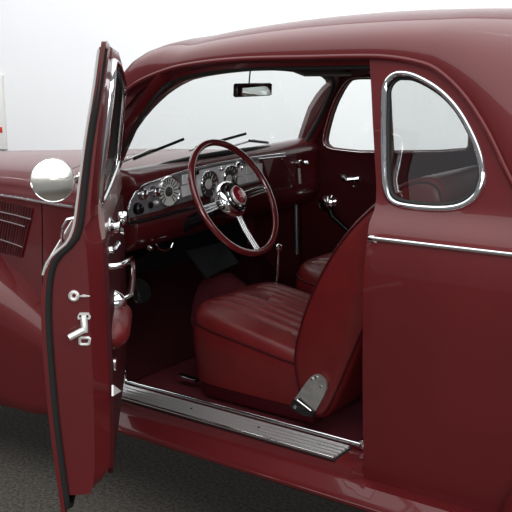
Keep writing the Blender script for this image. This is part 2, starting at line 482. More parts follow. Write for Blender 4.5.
# louver grille: fine vertical slots behind the strips
a = at(0, 203, 'y', .17); 
def hp(u, v):
    q = at(u, v, 'y', .17)
    for _ in range(8): q = at(u, v, 'y', hood_y(q.x, q.z))
    return q
lt = hp(33, 208); lb = hp(22, 252); l0 = hp(0, 200.5); l1 = hp(0, 247)
bm = bmesh.new()
zt0 = lambda x: lt.z + (l0.z-lt.z)*(x-lt.x)/(l0.x-lt.x)
zb0 = lambda x: lb.z + (l1.z-lb.z)*(x-lb.x)/(l1.x-lb.x)
bb = bmesh.new()
grille_x0 = l0.x-.5
rg = []
for i in range(9):
    t = i/8
    xt = grille_x0+(lt.x-grille_x0)*t; xb = grille_x0+(lb.x-grille_x0)*t
    z1 = zt0(xt); z2 = max(zb0(xb)-.02, .78)
    rg.append([Vector((xt+(xb-xt)*s, hood_y(xt+(xb-xt)*s, z1+(z2-z1)*s)-.002, z1+(z2-z1)*s)) for s in [q/8 for q in range(9)]])
loft_bm(bb, rg, False); grille = fin('louver_grille', bb, RUBBER, hood, 60)
bb = bmesh.new()
N = 36
for i in range(N):
    t = i/(N-1)
    xt = grille_x0+(lt.x-grille_x0)*t; xb = grille_x0+(lb.x-grille_x0)*t
    z1 = zt0(xt); z2 = max(zb0(xb)-.02, .78)
    tube_bm(bb, [(xt+(xb-xt)*s, hood_y(xt+(xb-xt)*s, z1+(z2-z1)*s)-.004, z1+(z2-z1)*s) for s in (0, .25, .5, .75, 1)], .0036, seg=6)
fin('louver_bars', bb, PAINT, hood, 60)

# front fender: crown sweeping down towards the running board
bm = bmesh.new(); rings = []
for i in range(40):
    x = -3.0 + i*1.95/39
    zt = smooth([(-3.0, .80), (-2.6, .90), (-2.2, .90), (-1.85, .83), (-1.55, .735), (-1.3, .62), (-1.15, .52), (-1.05, .44)], x)
    yo = smooth([(-3.0, .02), (-2.6, -.12), (-2.2, -.16), (-1.7, -.11), (-1.4, -.06), (-1.2, -.035), (-1.05, -.02)], x)
    yi = interp([(-3.0, .35), (-2.2, .30), (-1.5, .16), (-1.05, .05)], x)
    zb = interp([(-3.0, .40), (-2.2, .36), (-1.6, .27), (-1.35, .26), (-1.05, .30)], x)
    yc = (yi*.45+yo*.55)
    sec = [Vector((x, yi, zt-.02))]
    for k in range(1, 13):
        t = PI/2*k/12
        sec.append(Vector((x, yc+(yo-yc)*math.sin(t)**.9, zt-.12*(zt-zb)/.4*(1-math.cos(t)))))
    zz = sec[-1].z
    for k in range(1, 8):
        t = k/7; sec.append(Vector((x, yo+.02*t*t, zz+(zb-zz)*t)))
    sec.append(Vector((x, yo+.03, zb-.006))); sec.append(Vector((x, yo+.10, zb+.02)))
    rings.append(sec)
loft_bm(bm, rings, False)
fender = fin('front_fender', bm, PAINT, car, 60)
# bead line on the fender
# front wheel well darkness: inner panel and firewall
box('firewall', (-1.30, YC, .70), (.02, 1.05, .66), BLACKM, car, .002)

# ------------------------------------------------------------------ windshield, pillars
def wsx(z): return -1.02 + (z-1.13)*.60
wspx = [(106, 181), (116, 160), (133, 129), (150, 102), (164, 86), (180, 77.5), (200, 73.5), (232, 69), (262, 67.5), (290, 69), (314, 73), (330, 76), (335, 82), (332, 92), (321, 116), (311, 133), (304, 144.5), (292, 146), (240, 150), (180, 160), (130, 176)]
def on_ws(u, v):
    n = Vector((1, 0, -.60)); p0 = Vector((wsx(1.13), 0, 1.13)); d = FW*FPX + RT*(u-256) - UP*(v-256)
    return CAM + d*((p0-CAM).dot(n)/d.dot(n))
WS = [on_ws(*p) for p in wspx]
wso = chaikin([(p.y, p.z) for p in WS], 1)
bm = bmesh.new(); panel_bm(bm, wso, [], lambda y, z: Vector((wsx(z), y, z)), None, .08)
windshield = fin('windshield', bm, GLASS, car, 60)
tube('windshield_gasket', [(wsx(z), y, z) for y, z in resample(wso, .02)], .010, RUBBER, windshield, closed=True, ry=.009, seg=8)
wcy = sum(p[0] for p in wso)/len(wso); wcz = sum(p[1] for p in wso)/len(wso)
# windshield frame: painted surround between glass and roof/pillars
ysL = [p.y for p in WS]
def frame_loop(k_out, dx):
    o = []
    for y, z in resample(wso, .02):
        n = Vector((y-wcy, z-wcz))
        # push outwards to a superellipse-like border
        o.append((y, z, n))
    return o
bm = bmesh.new()
lp = resample(wso, .02); n = len(lp)
rA = []; rB = []; rC = []
for i, (y, z) in enumerate(lp):
    a = Vector(lp[i-1]); b = Vector(lp[(i+1) % n]); t = (b-a).normalized(); nn = Vector((t.y, -t.x))
    if nn.dot(Vector((y-wcy, z-wcz))) < 0: nn = -nn
    low = max(0, min(1, (1.24-z)/.08)) 
    rA.append(Vector((wsx(z)+.004, y+nn.x*.006, z+nn.y*.006)))
    rB.append(Vector((wsx(z)+.022, y+nn.x*.022, z+nn.y*.022)))
    rC.append(Vector((wsx(z)+.015, y+nn.x*.06, z+nn.y*(.06-.03*low))))
    
loft_bm(bm, [rA, rB, rC], True)
for v in bm.verts: pass
bmesh.ops.reverse_faces(bm, faces=bm.faces)
wf = bm
# close loop of rings: loft_bm lofts ring i to ring i+1 with closed ring; fine
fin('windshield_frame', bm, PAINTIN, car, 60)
# near and far pillars with the roof rail
def rail(side):
    s = (lambda y: Y2(y)) if side else (lambda y: y)
    pts = []; SX = .055 if side else 0
    for x in [-.03-.05*i for i in range(17)] + [-.86, -.90, -.94, -.975, -1.01, -1.05, -1.085, -1.12, -1.15]:
        z = zd(x) if x > -1.06 else zd(-1.06)-(-1.06-x)*2.2
        pts.append((x + SX*max(0, min(1, (-.80-x)/.1)), z))
    bm = bmesh.new(); rings = []
    for i, (x, z) in enumerate(pts):
        a = Vector(pts[max(0, i-1)]); b = Vector(pts[min(len(pts)-1, i+1)]); t = (b-a).normalized(); nin = Vector((-t.y, t.x)) 
        if nin.dot(Vector((-.3-x, 1.0-z))) < 0: nin = -nin
        y = prof(z)
        wd = interp([(-1.2, .065), (-.95, .06), (-.8, .035), (0, .030)], x)*(1.35 if side and x < -.8 else 1)
        sec = [(0, 0), (.2, .012), (.35, .016), (.36, .034), (.75, .040), (.80, .060), (1.0, .072), (1.0, .105), (.2, .12), (-.2, .06)]
        rings.append([Vector((x+nin.x*wd*q, s(y+dy*(.4 if side else 1)), z+nin.y*wd*q)) for q, dy in sec])
    loft_bm(bm, rings, True, True)
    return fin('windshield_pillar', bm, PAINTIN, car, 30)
p1 = rail(0); p2 = rail(1)
# rubber weatherstrip in the near door opening
wsr = []
for x in [-.05-.05*i for i in range(17)] + [-.90, -.94, -.975, -1.01, -1.05]:
    z = zd(x); wsr.append((x, prof(z)+.045, z-.030))
tube('door_weatherstrip', wsr, .0055, RUBBER, p1, seg=8)
# far front quarter between windshield edge and passenger window
# wipers (outside the glass)
def wiper(pa, pb, pc):
    root = None
    a = on_ws(*pa)+Vector((-.03, 0, .0)); b = on_ws(*pb)+Vector((-.03, 0, .0)); c = on_ws(*pc)+Vector((-.03, 0, 0))
    o = tube('windshield_wiper', [a, a.lerp(b, .5), b], .0055, BLACK, car, ry=.004, seg=8)
    tube('wiper_arm', [c, a.lerp(b, .35)+Vector((-.01, 0, .006)), a.lerp(b, .55)], .004, STEEL, o, seg=6)
wiper((140, 159.5), (190, 139.5), (128, 163))
wiper((202, 148), (252, 134), (196, 151))
wiper((255, 141), (274, 143), (240, 146))
# rear-view mirror
mx = -.86
mc = at(253, 89.8, 'x', mx)
ma = at(235, 90.5, 'x', mx); mb = at(271.5, 89.5, 'x', mx)
hw = (mb.y-ma.y)/2*1.08
mrot = Matrix.Rotation(math.radians(6), 3, 'Z') @ Matrix.Rotation(math.radians(2.5), 3, 'Y')
mirror = box('rear_view_mirror', mc, (.016, hw*2*1.07, .050), BLACK, car, .0075, mrot)
box('mirror_glass', mc+mrot @ Vector((.0087, 0, 0)), (.002, hw*2*1.07-.009, .042), MIRR, mirror, .0008, mrot)
tube('mirror_stem', [mc+Vector((-.005, -.02, .015)), Vector((mx-.02, mc.y+.01, 1.50))], .0028, BLACK, mirror, seg=8)
# sun visor on the far side
vis = bmesh.new()
v0 = [at(u, v, 'x', -.80) for u, v in ((283, 70), (330, 69), (326, 77), (300, 75.5))]
box('sun_visor', (-.775, 1.03, 1.497), (.10, .36, .012), LINER, car, .005, Matrix.Rotation(.30, 3, 'Y'))

# ------------------------------------------------------------------ far side
def fyo(x, z): return Y2(prof(z)+bow(x))
def fin_y(z): return Y2(interp([(.3, .10), (1.10, .115), (1.15, .125), (1.2, .12), (1.5, .165), (1.7, .19)], z))
ffi = lambda x, z: Vector((x, fin_y(z), z))
ffo = lambda x, z: Vector((x, fin_y(z)+.04, z))
yb = fin_y(1.3)
def far_pt(u, v):
    y = yb
    for _ in range(8):
        p = at(u, v, 'y', y); y = fin_y(p.z)
    return (p.x, p.z)
pdw = [far_pt(*p) for p in [(323.5, 143), (325.5, 132), (332, 108), (343, 86), (350, 79), (362, 77), (400, 78)]]
xe = far_pt(471, 120)[0]
pdw = pdw + [(xe-.01, pdw[-1][1]-.005), (xe, pdw[-1][1]-.03)] + [(xe, far_pt(466, 151.5)[1]+.03), (xe-.02, far_pt(466, 151.5)[1])] + [far_pt(366, 152.5), far_pt(345, 150.5), far_pt(330, 148.5)]
pdw = [(x, z) for x, z in pdw]
pwh = chaikin(pdw, 1)
x1d = -.06
pout = [(-1.10, .40), (-1.10, 1.12), (-1.02, 1.20), (-.965, 1.29), (-.91, 1.38), (-.85, 1.455), (-.79, 1.49), (-.5, 1.525), (x1d, 1.53), (x1d, .40)]
pdoor = panel('passenger_door', pout, [pwh], ffo, ffi, VINYL, car, .05)
tube('window_trim', [(x, fin_y(z)-.004, z) for x, z in resample(pwh, .02)], .009, PAINT, pdoor, closed=True, seg=10)
tube('trim_highlight', [(x, fin_y(z)-.012, z) for x, z in resample(pwh, .02)], .0025, CHROME, pdoor, closed=True, seg=8)  # thin chrome rim added for the gloss highlight on the painted trim
bm = bmesh.new(); panel_bm(bm, pwh, [], lambda x, z: Vector((x, fin_y(z)+.03, z)), None, .08)
fin('door_window_glass', bm, GLASS, pdoor)
# far quarter: same window outline as on the near side
fq = chaikin([(x+.0, z) for x, z in resample(qh, .03)], 1)
fqo = [(x1d+.004, .40), (x1d+.004, 1.50), (.02, 1.51), (.12, 1.50), (.22, 1.44), (.34, 1.3), (.46, 1.12), (.85, .9), (1.4, .7), (1.4, .4)]
fquarter = panel('quarter_panel', fqo, [fq], ffo, ffi, FARTRIM, car, .05)
bm = bmesh.new(); panel_bm(bm, fq, [], lambda x, z: Vector((x, fin_y(z)+.03, z)), None, .08)
fin('quarter_window_glass', bm, GLASS, fquarter)
# passenger door hardware
ph = at(350, 181, 'y', fin_y(1.05)-.02)
bm = bmesh.new()
h1 = at(341, 175, 'y', fin_y(1.05)-.035); h2 = at(348, 180, 'y', fin_y(1.05)-.03); h3 = at(360, 179, 'y', fin_y(1.05)-.03)
tube_bm(bm, [h1, h1.lerp(h2, .5), h2, h2.lerp(h3, .5), h3], [.007, .020, .013, .010, .014], seg=8)
lathe_bm(bm, h2+Vector((0, .03, 0)), (0, -1, 0), [(.016, 0), (.014, .006), (.008, .012), (.006, .03), (0, .032)], 16)
fin('door_handle', bm, CHROME, pdoor, 40)
lathe('lock_knob', at(355, 186, 'y', fin_y(1.0)), (0, -1, 0), [(.007, 0), (.007, .012), (.004, .016), (0, .017)], CHROME, pdoor, 12)
k0 = at(327, 203, 'y', fin_y(.9)-.035); k1 = at(333, 217, 'y', fin_y(.9)-.04); k2 = at(352, 234, 'y', fin_y(.9)-.03)
crank = lathe('window_crank', k0+Vector((0, .035, 0)), (0, -1, 0), [(.034, 0), (.034, .01), (.022, .018), (.022, .035), (.033, .038), (.035, .05), (.022, .058), (0, .06)], CHROME, pdoor, 20)
tube('crank_arm', [k0, k1, k2], [.015, .013, .010], BLACK, pdoor, seg=8)

# ------------------------------------------------------------------ dashboard
DX = -.94
def D(u, v): return at(u, v, 'x', DX)
# smooth dashboard body: profile swept across the car
def dash_prof(y):
    # (x, z) section, top slope rises slightly to the far side like the photo
    q = (y-.15)/1.05; dz = .035*q
    return [(-1.06, 1.150+dz), (-1.02, 1.168+dz), (-.985, 1.166+dz), (-.955, 1.150+dz), (-.940, 1.128+dz), (-.9405, 1.113+dz),
            (-.945, 1.105+dz), (-.945, .995+dz), (-.940, .985+dz), (-.938, .97+dz), (-.945, .93+dz), (-.965, .895+dz), (-1.0, .88+dz), (-1.05, .88+dz)]
bm = bmesh.new()
rings = []
for i in range(31):
    y = .125+i*(1.315-.125)/30
    rings.append([Vector((x, y, z)) for x, z in dash_prof(y)])
# round the near end
pr0 = dash_prof(.1)
rings.insert(0, [Vector((x-.02, .108, z)) for x, z in pr0])
rings.insert(0, [Vector((x-.07, .098, z-.005)) for x, z in pr0])
loft_bm(bm, rings, False)
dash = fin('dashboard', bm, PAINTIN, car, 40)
# chrome strip along top of panel and dark strip below
def dline(name, pts, r, mat, par, dx=.004):
    return tube(name, [D(u, v)+Vector((dx, 0, 0)) for u, v in pts], r, mat, par, seg=8)
dline('trim_strip', [(128, 222), (127, 212), (129, 201), (134, 192), (142, 185), (158, 179), (184, 170.5), (212, 163.5), (240, 158.5), (262, 155.5), (284, 153)], .0022, CHROME, dash, .006)
dline('lower_trim_strip', [(128, 223.5), (158, 216.5), (190, 208), (232, 197), (270, 187)], .006, BLACK, dash, .004)
# instrument panel plate
plate = [D(*p) for p in [(129.5, 218), (128.5, 209), (131, 201), (136, 193), (144, 186.5), (158, 181), (184, 172), (212, 165), (240, 160), (262, 157), (264, 178), (262, 181), (232, 189), (210, 195), (184, 202), (156, 211)]]
bm = bmesh.new(); panel_bm(bm, [(p.y, p.z) for p in plate], [], lambda y, z: Vector((DX+.003, y, z)), lambda y, z: Vector((DX-.006, y, z)), .05)
inst = fin('instrument_panel', bm, PANELG, dash, 30)
X1 = DX+.003
def ring_gauge(name, uv, r, face, rimw=.006, needle=True, ticks=10, inner=None, depth=.012):
    c = at(uv[0], uv[1], 'x', X1)
    g = lathe(name, c, (1, 0, 0), [(r, -.002), (r, depth*.7), (r-rimw*.4, depth), (r-rimw, depth*.75), (r-rimw*1.15, depth*.25)], CHROME, dash, 40)
    bm = bmesh.new(); lathe_bm(bm, c, (1, 0, 0), [(r-rimw*1.1, depth*.25), (r*.45, depth*.28), (0, depth*.3)], 32)
    return g, c
def gauge_face(name, c, r, mat, depth=.012):
    return lathe(name, c, (1, 0, 0), [(r, depth*.2), (r*.5, depth*.24), (0, depth*.26)], mat, dash, 32)
def ticks(c, r0, r1, n, a0, a1, mat, wd=.0022, h=.0045):
    bm = bmesh.new()
    for i in range(n):
        a = a0+(a1-a0)*i/(n-1)
        rm = (r0+r1)/2
        box_bm(bm, c+Vector((h, rm*math.cos(a), rm*math.sin(a))), (.0012, r1-r0, wd), 0, Matrix.Rotation(a, 3, 'X'))
    return fin('dial_ticks', bm, mat, dash, 30, 0)
# speedometer (left), big clock-like dial
g, c1 = ring_gauge('speedometer', (168, 191.5), .056, DIAL); gauge_face('gauge_face', c1, .050, DIAL)
ticks(c1, .026, .047, 16, -.9, PI+.9, DIALD, .0042)
lathe('gauge_hub', c1, (1, 0, 0), [(.018, .003), (.016, .008), (.006, .012), (0, .012)], DIALD, dash, 24)
g, c2 = ring_gauge('gauge', (208, 184), .052, DIALD); gauge_face('gauge_face', c2, .046, DIALD)
ticks(c2, .030, .044, 12, -.9, PI+.9, DIAL, .0022); lathe('gauge_hub', c2, (1, 0, 0), [(.020, .003), (.018, .006), (0, .007)], DIAL, dash, 24)
bm = bmesh.new(); box_bm(bm, c2+Vector((.008, .008, .012)), (.001, .004, .040), 0, Matrix.Rotation(-.5, 3, 'X')); fin('gauge_needle', bm, WHITE, dash, 30, 0)
g, c3 = ring_gauge('gauge', (229, 176), .043, DIALD); gauge_face('gauge_face', c3, .038, DIALD)
lathe('gauge_hub', c3+Vector((0, -.004, -.012)), (1, 0, 0), [(.018, .003), (.016, .006), (0, .007)], DIAL, dash, 24)
ticks(c3, .024, .036, 9, -.5, PI+.5, DIAL, .0022)
g, c4 = ring_gauge('small_gauge', (237.5, 166.5), .020, DIALD, .004); gauge_face('gauge_face', c4, .017, BLACK)
# knobs
def knob(uv, r, mat, depth=.022, name='dashboard_knob'):
    c = at(uv[0], uv[1], 'x', X1)
    return lathe(name, c, (1, 0, 0), [(r*1.25, 0), (r*1.25, .003), (r*.6, .004), (r*.55, .010), (r, .012), (r*1.02, depth-.004), (r*.7, depth), (0, depth+.001)], mat, dash, 24)
knob((141.5, 194), .016, CHROME); knob((152.5, 191.5), .015, CHROME, .028)
knob((137, 208.5), .017, BLACK); knob((155, 203), .008, SATIN, .016); lathe('knob_bezel', at(150.5, 205, 'x', X1), (1, 0, 0), [(.013, 0), (.012, .004), (0, .005)], BLACK, dash, 20)
knob((187, 178), .011, CHROME, .016); knob((195, 172), .010, BLACK, .012); knob((220, 168.5), .008, CHROME, .014)
# bright cluster between the two dials
def plateb(name, quad, mat, th=.006, bev=.0015):
    P = [at(u, v, 'x', X1) for u, v in quad]
    bm = bmesh.new()
    A = [bm.verts.new(p+Vector((th, 0, 0))) for p in P]; B = [bm.verts.new(p+Vector((-.002, 0, 0))) for p in P]
    bm.faces.new(A); bm.faces.new(B[::-1])
    for i in range(len(P)): bm.faces.new((A[i], B[i], B[(i+1) % len(P)], A[(i+1) % len(P)]))
    return fin(name, bm, mat, dash, 20)
plateb('switch_plate', [(181, 186), (190, 183.5), (191, 194), (182, 197)], SILVERP)
plateb('switch_plate', [(182, 175), (192, 172.5), (193, 182), (182, 184.5)], SILVERP)
plateb('bright_panel', [(196, 171), (234, 163), (235, 187), (197, 197)], SILVERP, .0015)
# radio grid buttons
for i, (u, v) in enumerate([(240, 171.5), (248.5, 169.5), (257, 167.5), (240.5, 180), (249, 178), (257.5, 176)]):
    plateb('radio_button', [(u-3.6, v-2.9), (u+3.6, v-4.6), (u+3.9, v+3.0), (u-3.3, v+4.7)], SILVERP, .008)
plateb('radio_plate', [(235, 166), (262, 159.5), (263, 181), (237, 187)], STEEL, .003)
plateb('radio_grille', [(243, 190), (262, 184), (263, 190), (246, 195)], STEEL, .012)
plateb('radio_grille_slot', [(246, 190.5), (260, 186), (260.5, 188.5), (248, 192.5)], BLACK, .0135)
# glovebox door, and a beige wedge drawn in for a bright reflection
plateb('glovebox_door', [(258, 159), (296, 155), (294, 183), (266, 187)], PAINTIN, .006)
plateb('dash_reflection', [(262, 160), (272, 158.5), (267, 177)], BEIGE, .0075)
dline('glovebox_strip', [(256, 158.8), (283, 156)], .0028, CHROME, dash, .012)
dline('glovebox_latch', [(279, 159), (284, 169)], .003, CHROME, dash, .014)
knob((295.5, 162.5), .012, CHROME, .03); knob((301, 162.5), .008, CHROME, .04)
dline('heater_pipe', [(295, 168), (296, 183)], .007, SATIN, dash, .02)
# under dash: chrome knobs and loops
bm = bmesh.new()
u0 = at(150, 247, 'x', -.95)
tube_bm(bm, [at(u, v, 'x', -.95) for u, v in ((156, 243), (159, 249), (165, 251), (171, 248), (173, 243))], .003, seg=6)
fin('pull_handle', bm, CHROME, dash, 40)
lathe('pull_knob', at(148, 247, 'x', -.95), (1, 0, -.3), [(.010, 0), (.012, .01), (.008, .02), (0, .022)], CHROME, dash, 16)
tube('hinge_pillar_highlight', [at(296, 196, 'y', 1.24), at(296.5, 225, 'y', 1.24), at(297, 254, 'y', 1.24)], .010, pr('pillar_highlight_steel', (.22, .21, .22), .35, .8), car, seg=10)  # dull steel tube added as the highlight on the far hinge pillar
# kick panel, toe board, firewall area
mkp = lambda name, pts, mat, par=car: mk(name, [Vector(p) for p in pts], [tuple(range(len(pts)))], mat, par, 30)
def thick(name, pts, d, mat, par=car):
    P = [Vector(p) for p in pts]; n = (P[1]-P[0]).cross(P[2]-P[0]).normalized()*d
    v = P+[p+n for p in P]; k = len(P)
    return mk(name, v, [tuple(range(k)), tuple(range(2*k-1, k-1, -1))]+[(i, (i+1) % k, k+(i+1) % k, k+i) for i in range(k)], mat, par, 30)
thick('kick_panel', [(-1.04, .11, .40), (-1.29, .16, .40), (-1.29, .16, 1.02), (-1.06, .11, 1.14)], .012, VINYL)
thick('kick_panel', [(-1.04, 1.33, .40), (-1.29, 1.31, .40), (-1.29, 1.31, 1.02), (-1.04, 1.33, 1.12)], -.012, VINYL)
thick('cowl_shelf', [(-1.05, .10, 1.12), (-1.05, 1.34, 1.15), (-1.29, 1.34, 1.10), (-1.29, .10, 1.06)], -.01, BLACKM)
# floor and toe board
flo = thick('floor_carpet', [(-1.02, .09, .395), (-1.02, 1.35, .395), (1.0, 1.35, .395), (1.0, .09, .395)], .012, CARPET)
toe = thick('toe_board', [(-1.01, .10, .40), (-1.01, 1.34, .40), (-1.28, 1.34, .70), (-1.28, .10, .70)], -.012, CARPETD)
# transmission hump
bm = bmesh.new(); rings = []
for x, r, zz in ((-.62, .06, .40), (-.75, .09, .44), (-.85, .12, .50), (-.95, .135, .56), (-1.02, .14, .59), (-1.10, .13, .58)):
    rings.append([Vector((x, .72-r*math.cos(t), zz-.10+(r*.75+.10)*math.sin(t))) for t in [PI*i/14 for i in range(15)]])
loft_bm(bm, rings, False); fin('transmission_hump', bm, pr('hump_carpet', (.09, .013, .02), .95, 0, 0, .1, noise=(220, (.15, .03, .04)), bump=(400, .8)), car, 60)
hm = [at(*p) for p in [(186, 252, 'x', -1.06), (222, 244, 'x', -1.06), (237, 264, 'x', -.98), (206, 279, 'x', -.98)]]
thick('rubber_mat', hm, -.012, BLACKM)
# pedals
pd = at(139, 291, 'x', -1.0)
bm = bmesh.new(); lathe_bm(bm, pd, (.8, -.1, .45), [(.0, -.012), (.046, -.010), (.050, 0), (.046, .008), (0, .010)], 24)
ped = fin('brake_pedal', bm, BLACK, car, 40)
tube('pedal_arm', [pd-Vector((.008, 0, .0)), pd+Vector((-.12, .02, -.02)), pd+Vector((-.2, .02, .04))], .009, BLACK, ped, seg=8)
# gear lever
k = at(278.5, 247.5, 'y', .66); b = at(274, 300, 'y', .66)
lev = tube('gear_lever', [k, k.lerp(b, .5)+Vector((.006, 0, 0)), b, Vector((b.x, b.y, .45))], .0055, CHROME, car, seg=8)
lathe('gear_knob', k, (0, 0, 1), [(.0, -.014), (.010, -.012), (.015, -.003), (.014, .007), (.008, .013), (0, .015)], CHROME, lev, 20)

# ------------------------------------------------------------------ steering wheel
wc = Vector((-.729, .402, 1.066)); el = .500; ya = .028; WR = .2115
wn = Vector((math.cos(el)*math.cos(ya), math.cos(el)*math.sin(ya), math.sin(el)))
wu = Vector((0, 0, 1)).cross(wn).normalized(); wv = wn.cross(wu)
def W(r, a, h=0): return wc + wu*(r*math.cos(a)) + wv*(r*math.sin(a)) + wn*h
bm = bmesh.new()
rings = []
for i in range(96):
    a = 2*PI*i/96
    rd = (wu*math.cos(a)+wv*math.sin(a))
    rings.append([wc+rd*(WR+.0125*math.cos(t))+wn*(.0115*math.sin(t)-(.0 if 1 else 0)) for t in [2*PI*j/14 for j in range(14)]])
Rr = loft_bm(bm, rings, True)
for i in range(14):
    j = (i+1) % 14; bm.faces.new((Rr[-1][i], Rr[-1][j], Rr[0][j], Rr[0][i]))
wheel = fin('steering_wheel', bm, WHEELM, car, 80)
# spokes: pairs of chrome bars at three angles; find angles from where the photo shows them
for a0 in (PI+.12, -PI/2-.02, .05):
    bm = bmesh.new()
    for sgn in (-1, 0, 1):
        p0 = W(.035, a0+sgn*.22, -.022); p1 = W(WR-.004, a0+sgn*.055, .0)
        mid = p0.lerp(p1, .5)-wn*.006
        tube_bm(bm, [p0, mid, p1], [.0065, .0055, .0045], seg=8)
    box_bm(bm, W(WR-.012, a0, -.002), (.012, .012, .012), .003)
    fin('wheel_spoke', bm, CHROME, wheel, 50)
hub = lathe('wheel_hub', wc-wn*.02, wn, [(.044, -.06), (.054, -.04), (.068, -.015), (.070, .0), (.065, .014), (.055, .022), (.051, .022), (.046, .030), (.035, .034), (.033, .034)], CHROME, wheel, 40)
lathe('horn_ring', wc-wn*.02, wn, [(.0510, .022), (.054, .026), (.0510, .030), (.048, .026), (.0510, .022)], BLACK, wheel, 40)
lathe('emblem_ring', wc-wn*.02, wn, [(.033, .034), (.036, .038), (.033, .041), (.030, .038), (.033, .034)], NICKEL, wheel, 32)
lathe('horn_button', wc-wn*.02, wn, [(.034, .034), (.033, .040), (.020, .045), (0, .047)], EMB, wheel, 32)
bm = bmesh.new()   # crest: small shield with bars
for (dx, dy, sx, sy, r) in ((0, .004, .003, .022, 0), (-.007, .002, .0025, .016, .3), (.007, .002, .0025, .016, -.3), (0, -.009, .022, .0035, 0), (0, .010, .018, .003, 0)):
    M3 = Matrix((wu, wv, wn)).transposed() @ Matrix.Rotation(r, 3, 'Z')
    box_bm(bm, wc-wn*.02+wn*.0462+wu*dx+wv*dy, (sx, sy, .002), 0, M3)
fin('hub_crest', bm, WHITE if False else pr('crest', (.75, .35, .35), .3), wheel, 30, 0)
tube('steering_column', [wc-wn*.05, wc-wn*.28, wc-wn*.55], [.026, .022, .022], BLACK, car, seg=16)

# ------------------------------------------------------------------ seats
def sq(t, n):
    c = math.cos(t); s = math.sin(t)
    return math.copysign(abs(c)**(2/n), c), math.copysign(abs(s)**(2/n), s)
def cushion(name, x0, x1, y0, y1, zb, zt, par, mat, side_piping=True):
    cx, cy = (x0+x1)/2, (y0+y1)/2; ax, ay = (x1-x0)/2, (y1-y0)/2; SEG = 220
    def pt(t, k, z, pleat=0):
        a, b = sq(t, 5.5)
        x = cx+ax*a*k; y = cy+ay*b*k
        zz = z
        slope = (.105*((x1-x)/(x1-x0))-.012)*min(1, (z-zb)/(zt-zb))          # front edge a little higher
        if pleat:
            e = min(1, max(0, (1-k)/.22)); xm = min(1, max(0, (x-x0-.045)/.05))
            ph = (y-y0-.10)/.048
            inn = 1 if y0+.085 < y < y1-.085 else 0
            zz += e*xm*inn*(.020*(abs(math.sin(PI*ph))**.6) - .016)
            dome = .042*(1-min(1, abs((y-cy)/ay))**3)*(1-min(1, abs((x-cx)/ax))**4)
            zz += dome
        return Vector((x, y, zz+slope))
    rings = []
    for k, z in ((.955, zb), (.965, zb+.02), (.985, zb+.06), (1.0, zb+(zt-zb)*.55), (1.0, zt-.055), (.992, zt-.035), (.985, zt-.028)):
        rings.append([pt(2*PI*i/SEG, k, z) for i in range(SEG)])
    for k, z in ((.978, zt-.022), (.965, zt-.013), (.94, zt-.004), (.91, zt)):
        rings.append([pt(2*PI*i/SEG, k, z, 1) for i in range(SEG)])
    m = 44
    for j in range(1, m+1):
        rings.append([pt(2*PI*i/SEG, .91*(1-j/m)+1e-4, zt, 1) for i in range(SEG)])
    bm = bmesh.new(); loft_bm(bm, rings, True); bmesh.ops.contextual_create(bm, geom=[]) if False else None
    o = fin(name, bm, mat, par, 60)
    tube('seat_piping', [pt(2*PI*i/SEG, .988, zt-.026) for i in range(SEG)], .0042, VINYL, par, closed=True, seg=6)
    return o
def back_shape(name, prof2, y0, y1, mat, par):
    P = chaikin(prof2, 3); P = resample(P, .012); n = len(P)
    cx = sum(p[0] for p in P)/n; cz = sum(p[1] for p in P)/n
    nor = []
    for i in range(n):
        a = Vector(P[i-1]); b = Vector(P[(i+1) % n]); t = (b-a).normalized(); q = Vector((t.y, -t.x))
        if q.dot(Vector((P[i][0]-cx, P[i][1]-cz))) < 0: q = -q
        nor.append(q)
    rings = []
    L = [(y0, -.9), (y0+.0, -.5), (y0+.002, -.035), (y0+.006, -.016), (y0+.014, -.005), (y0+.028, 0)]
    ys = [(y0+.028+(y1-y0-.056)*k/60, 0) for k in range(1, 60)]
    Rr = [(Y, d) for Y, d in L]+ys+[(y0+y1-Y, d) for Y, d in reversed(L)]
    for Y, d in Rr:
        rr = []
        for (x, z), q in zip(P, nor):
            if d <= -.5:
                f = 1+d; rr.append(Vector((cx+(x-cx)*f*.88, Y-(.006 if Y < (y0+y1)/2 else -.006)*(f < .3), cz+(z-cz)*f*.88)))
            else:
                dd = d
                if y0+.08 < Y < y1-.08 and q.x < -.3: dd += .008*(abs(math.sin(PI*(Y-y0-.08)/.048))**.6)-.006
                rr.append(Vector((x+q.x*dd, Y, z+q.y*dd)))
        rings.append(rr)
    bm = bmesh.new(); loft_bm(bm, rings, True, True); o = fin(name, bm, mat, par, 60)
    tube('seat_piping', [(x-q.x*.012, y0+.008, z-q.y*.012) for (x, z), q in zip(P, nor)], .0045, VINYL, par, closed=True, seg=6)
    return o
BP = [(-.285, .47), (-.322, .58), (-.318, .68), (-.262, .85), (-.165, 1.02), (-.055, 1.135), (.06, 1.215), (.15, 1.215), (.175, 1.13), (.11, 1.03), (.01, .90), (-.05, .79), (-.125, .60), (-.185, .455), (-.235, .435)]
def seat(name, y0, y1, up=0):
    e = bpy.data.objects.new(name, None); COL.objects.link(e); e.parent = car
    cushion('seat_cushion', -.785+up*.9, -.215+up*.9, y0+.005, y1, .455, .618+up, e, LEATH)
    back_shape('backrest', BP, y0-.012, y1, LEATH, e)
    return e
ds = seat('driver_seat', .150, .690)
ps = seat('passenger_seat', .745, 1.285, .040)
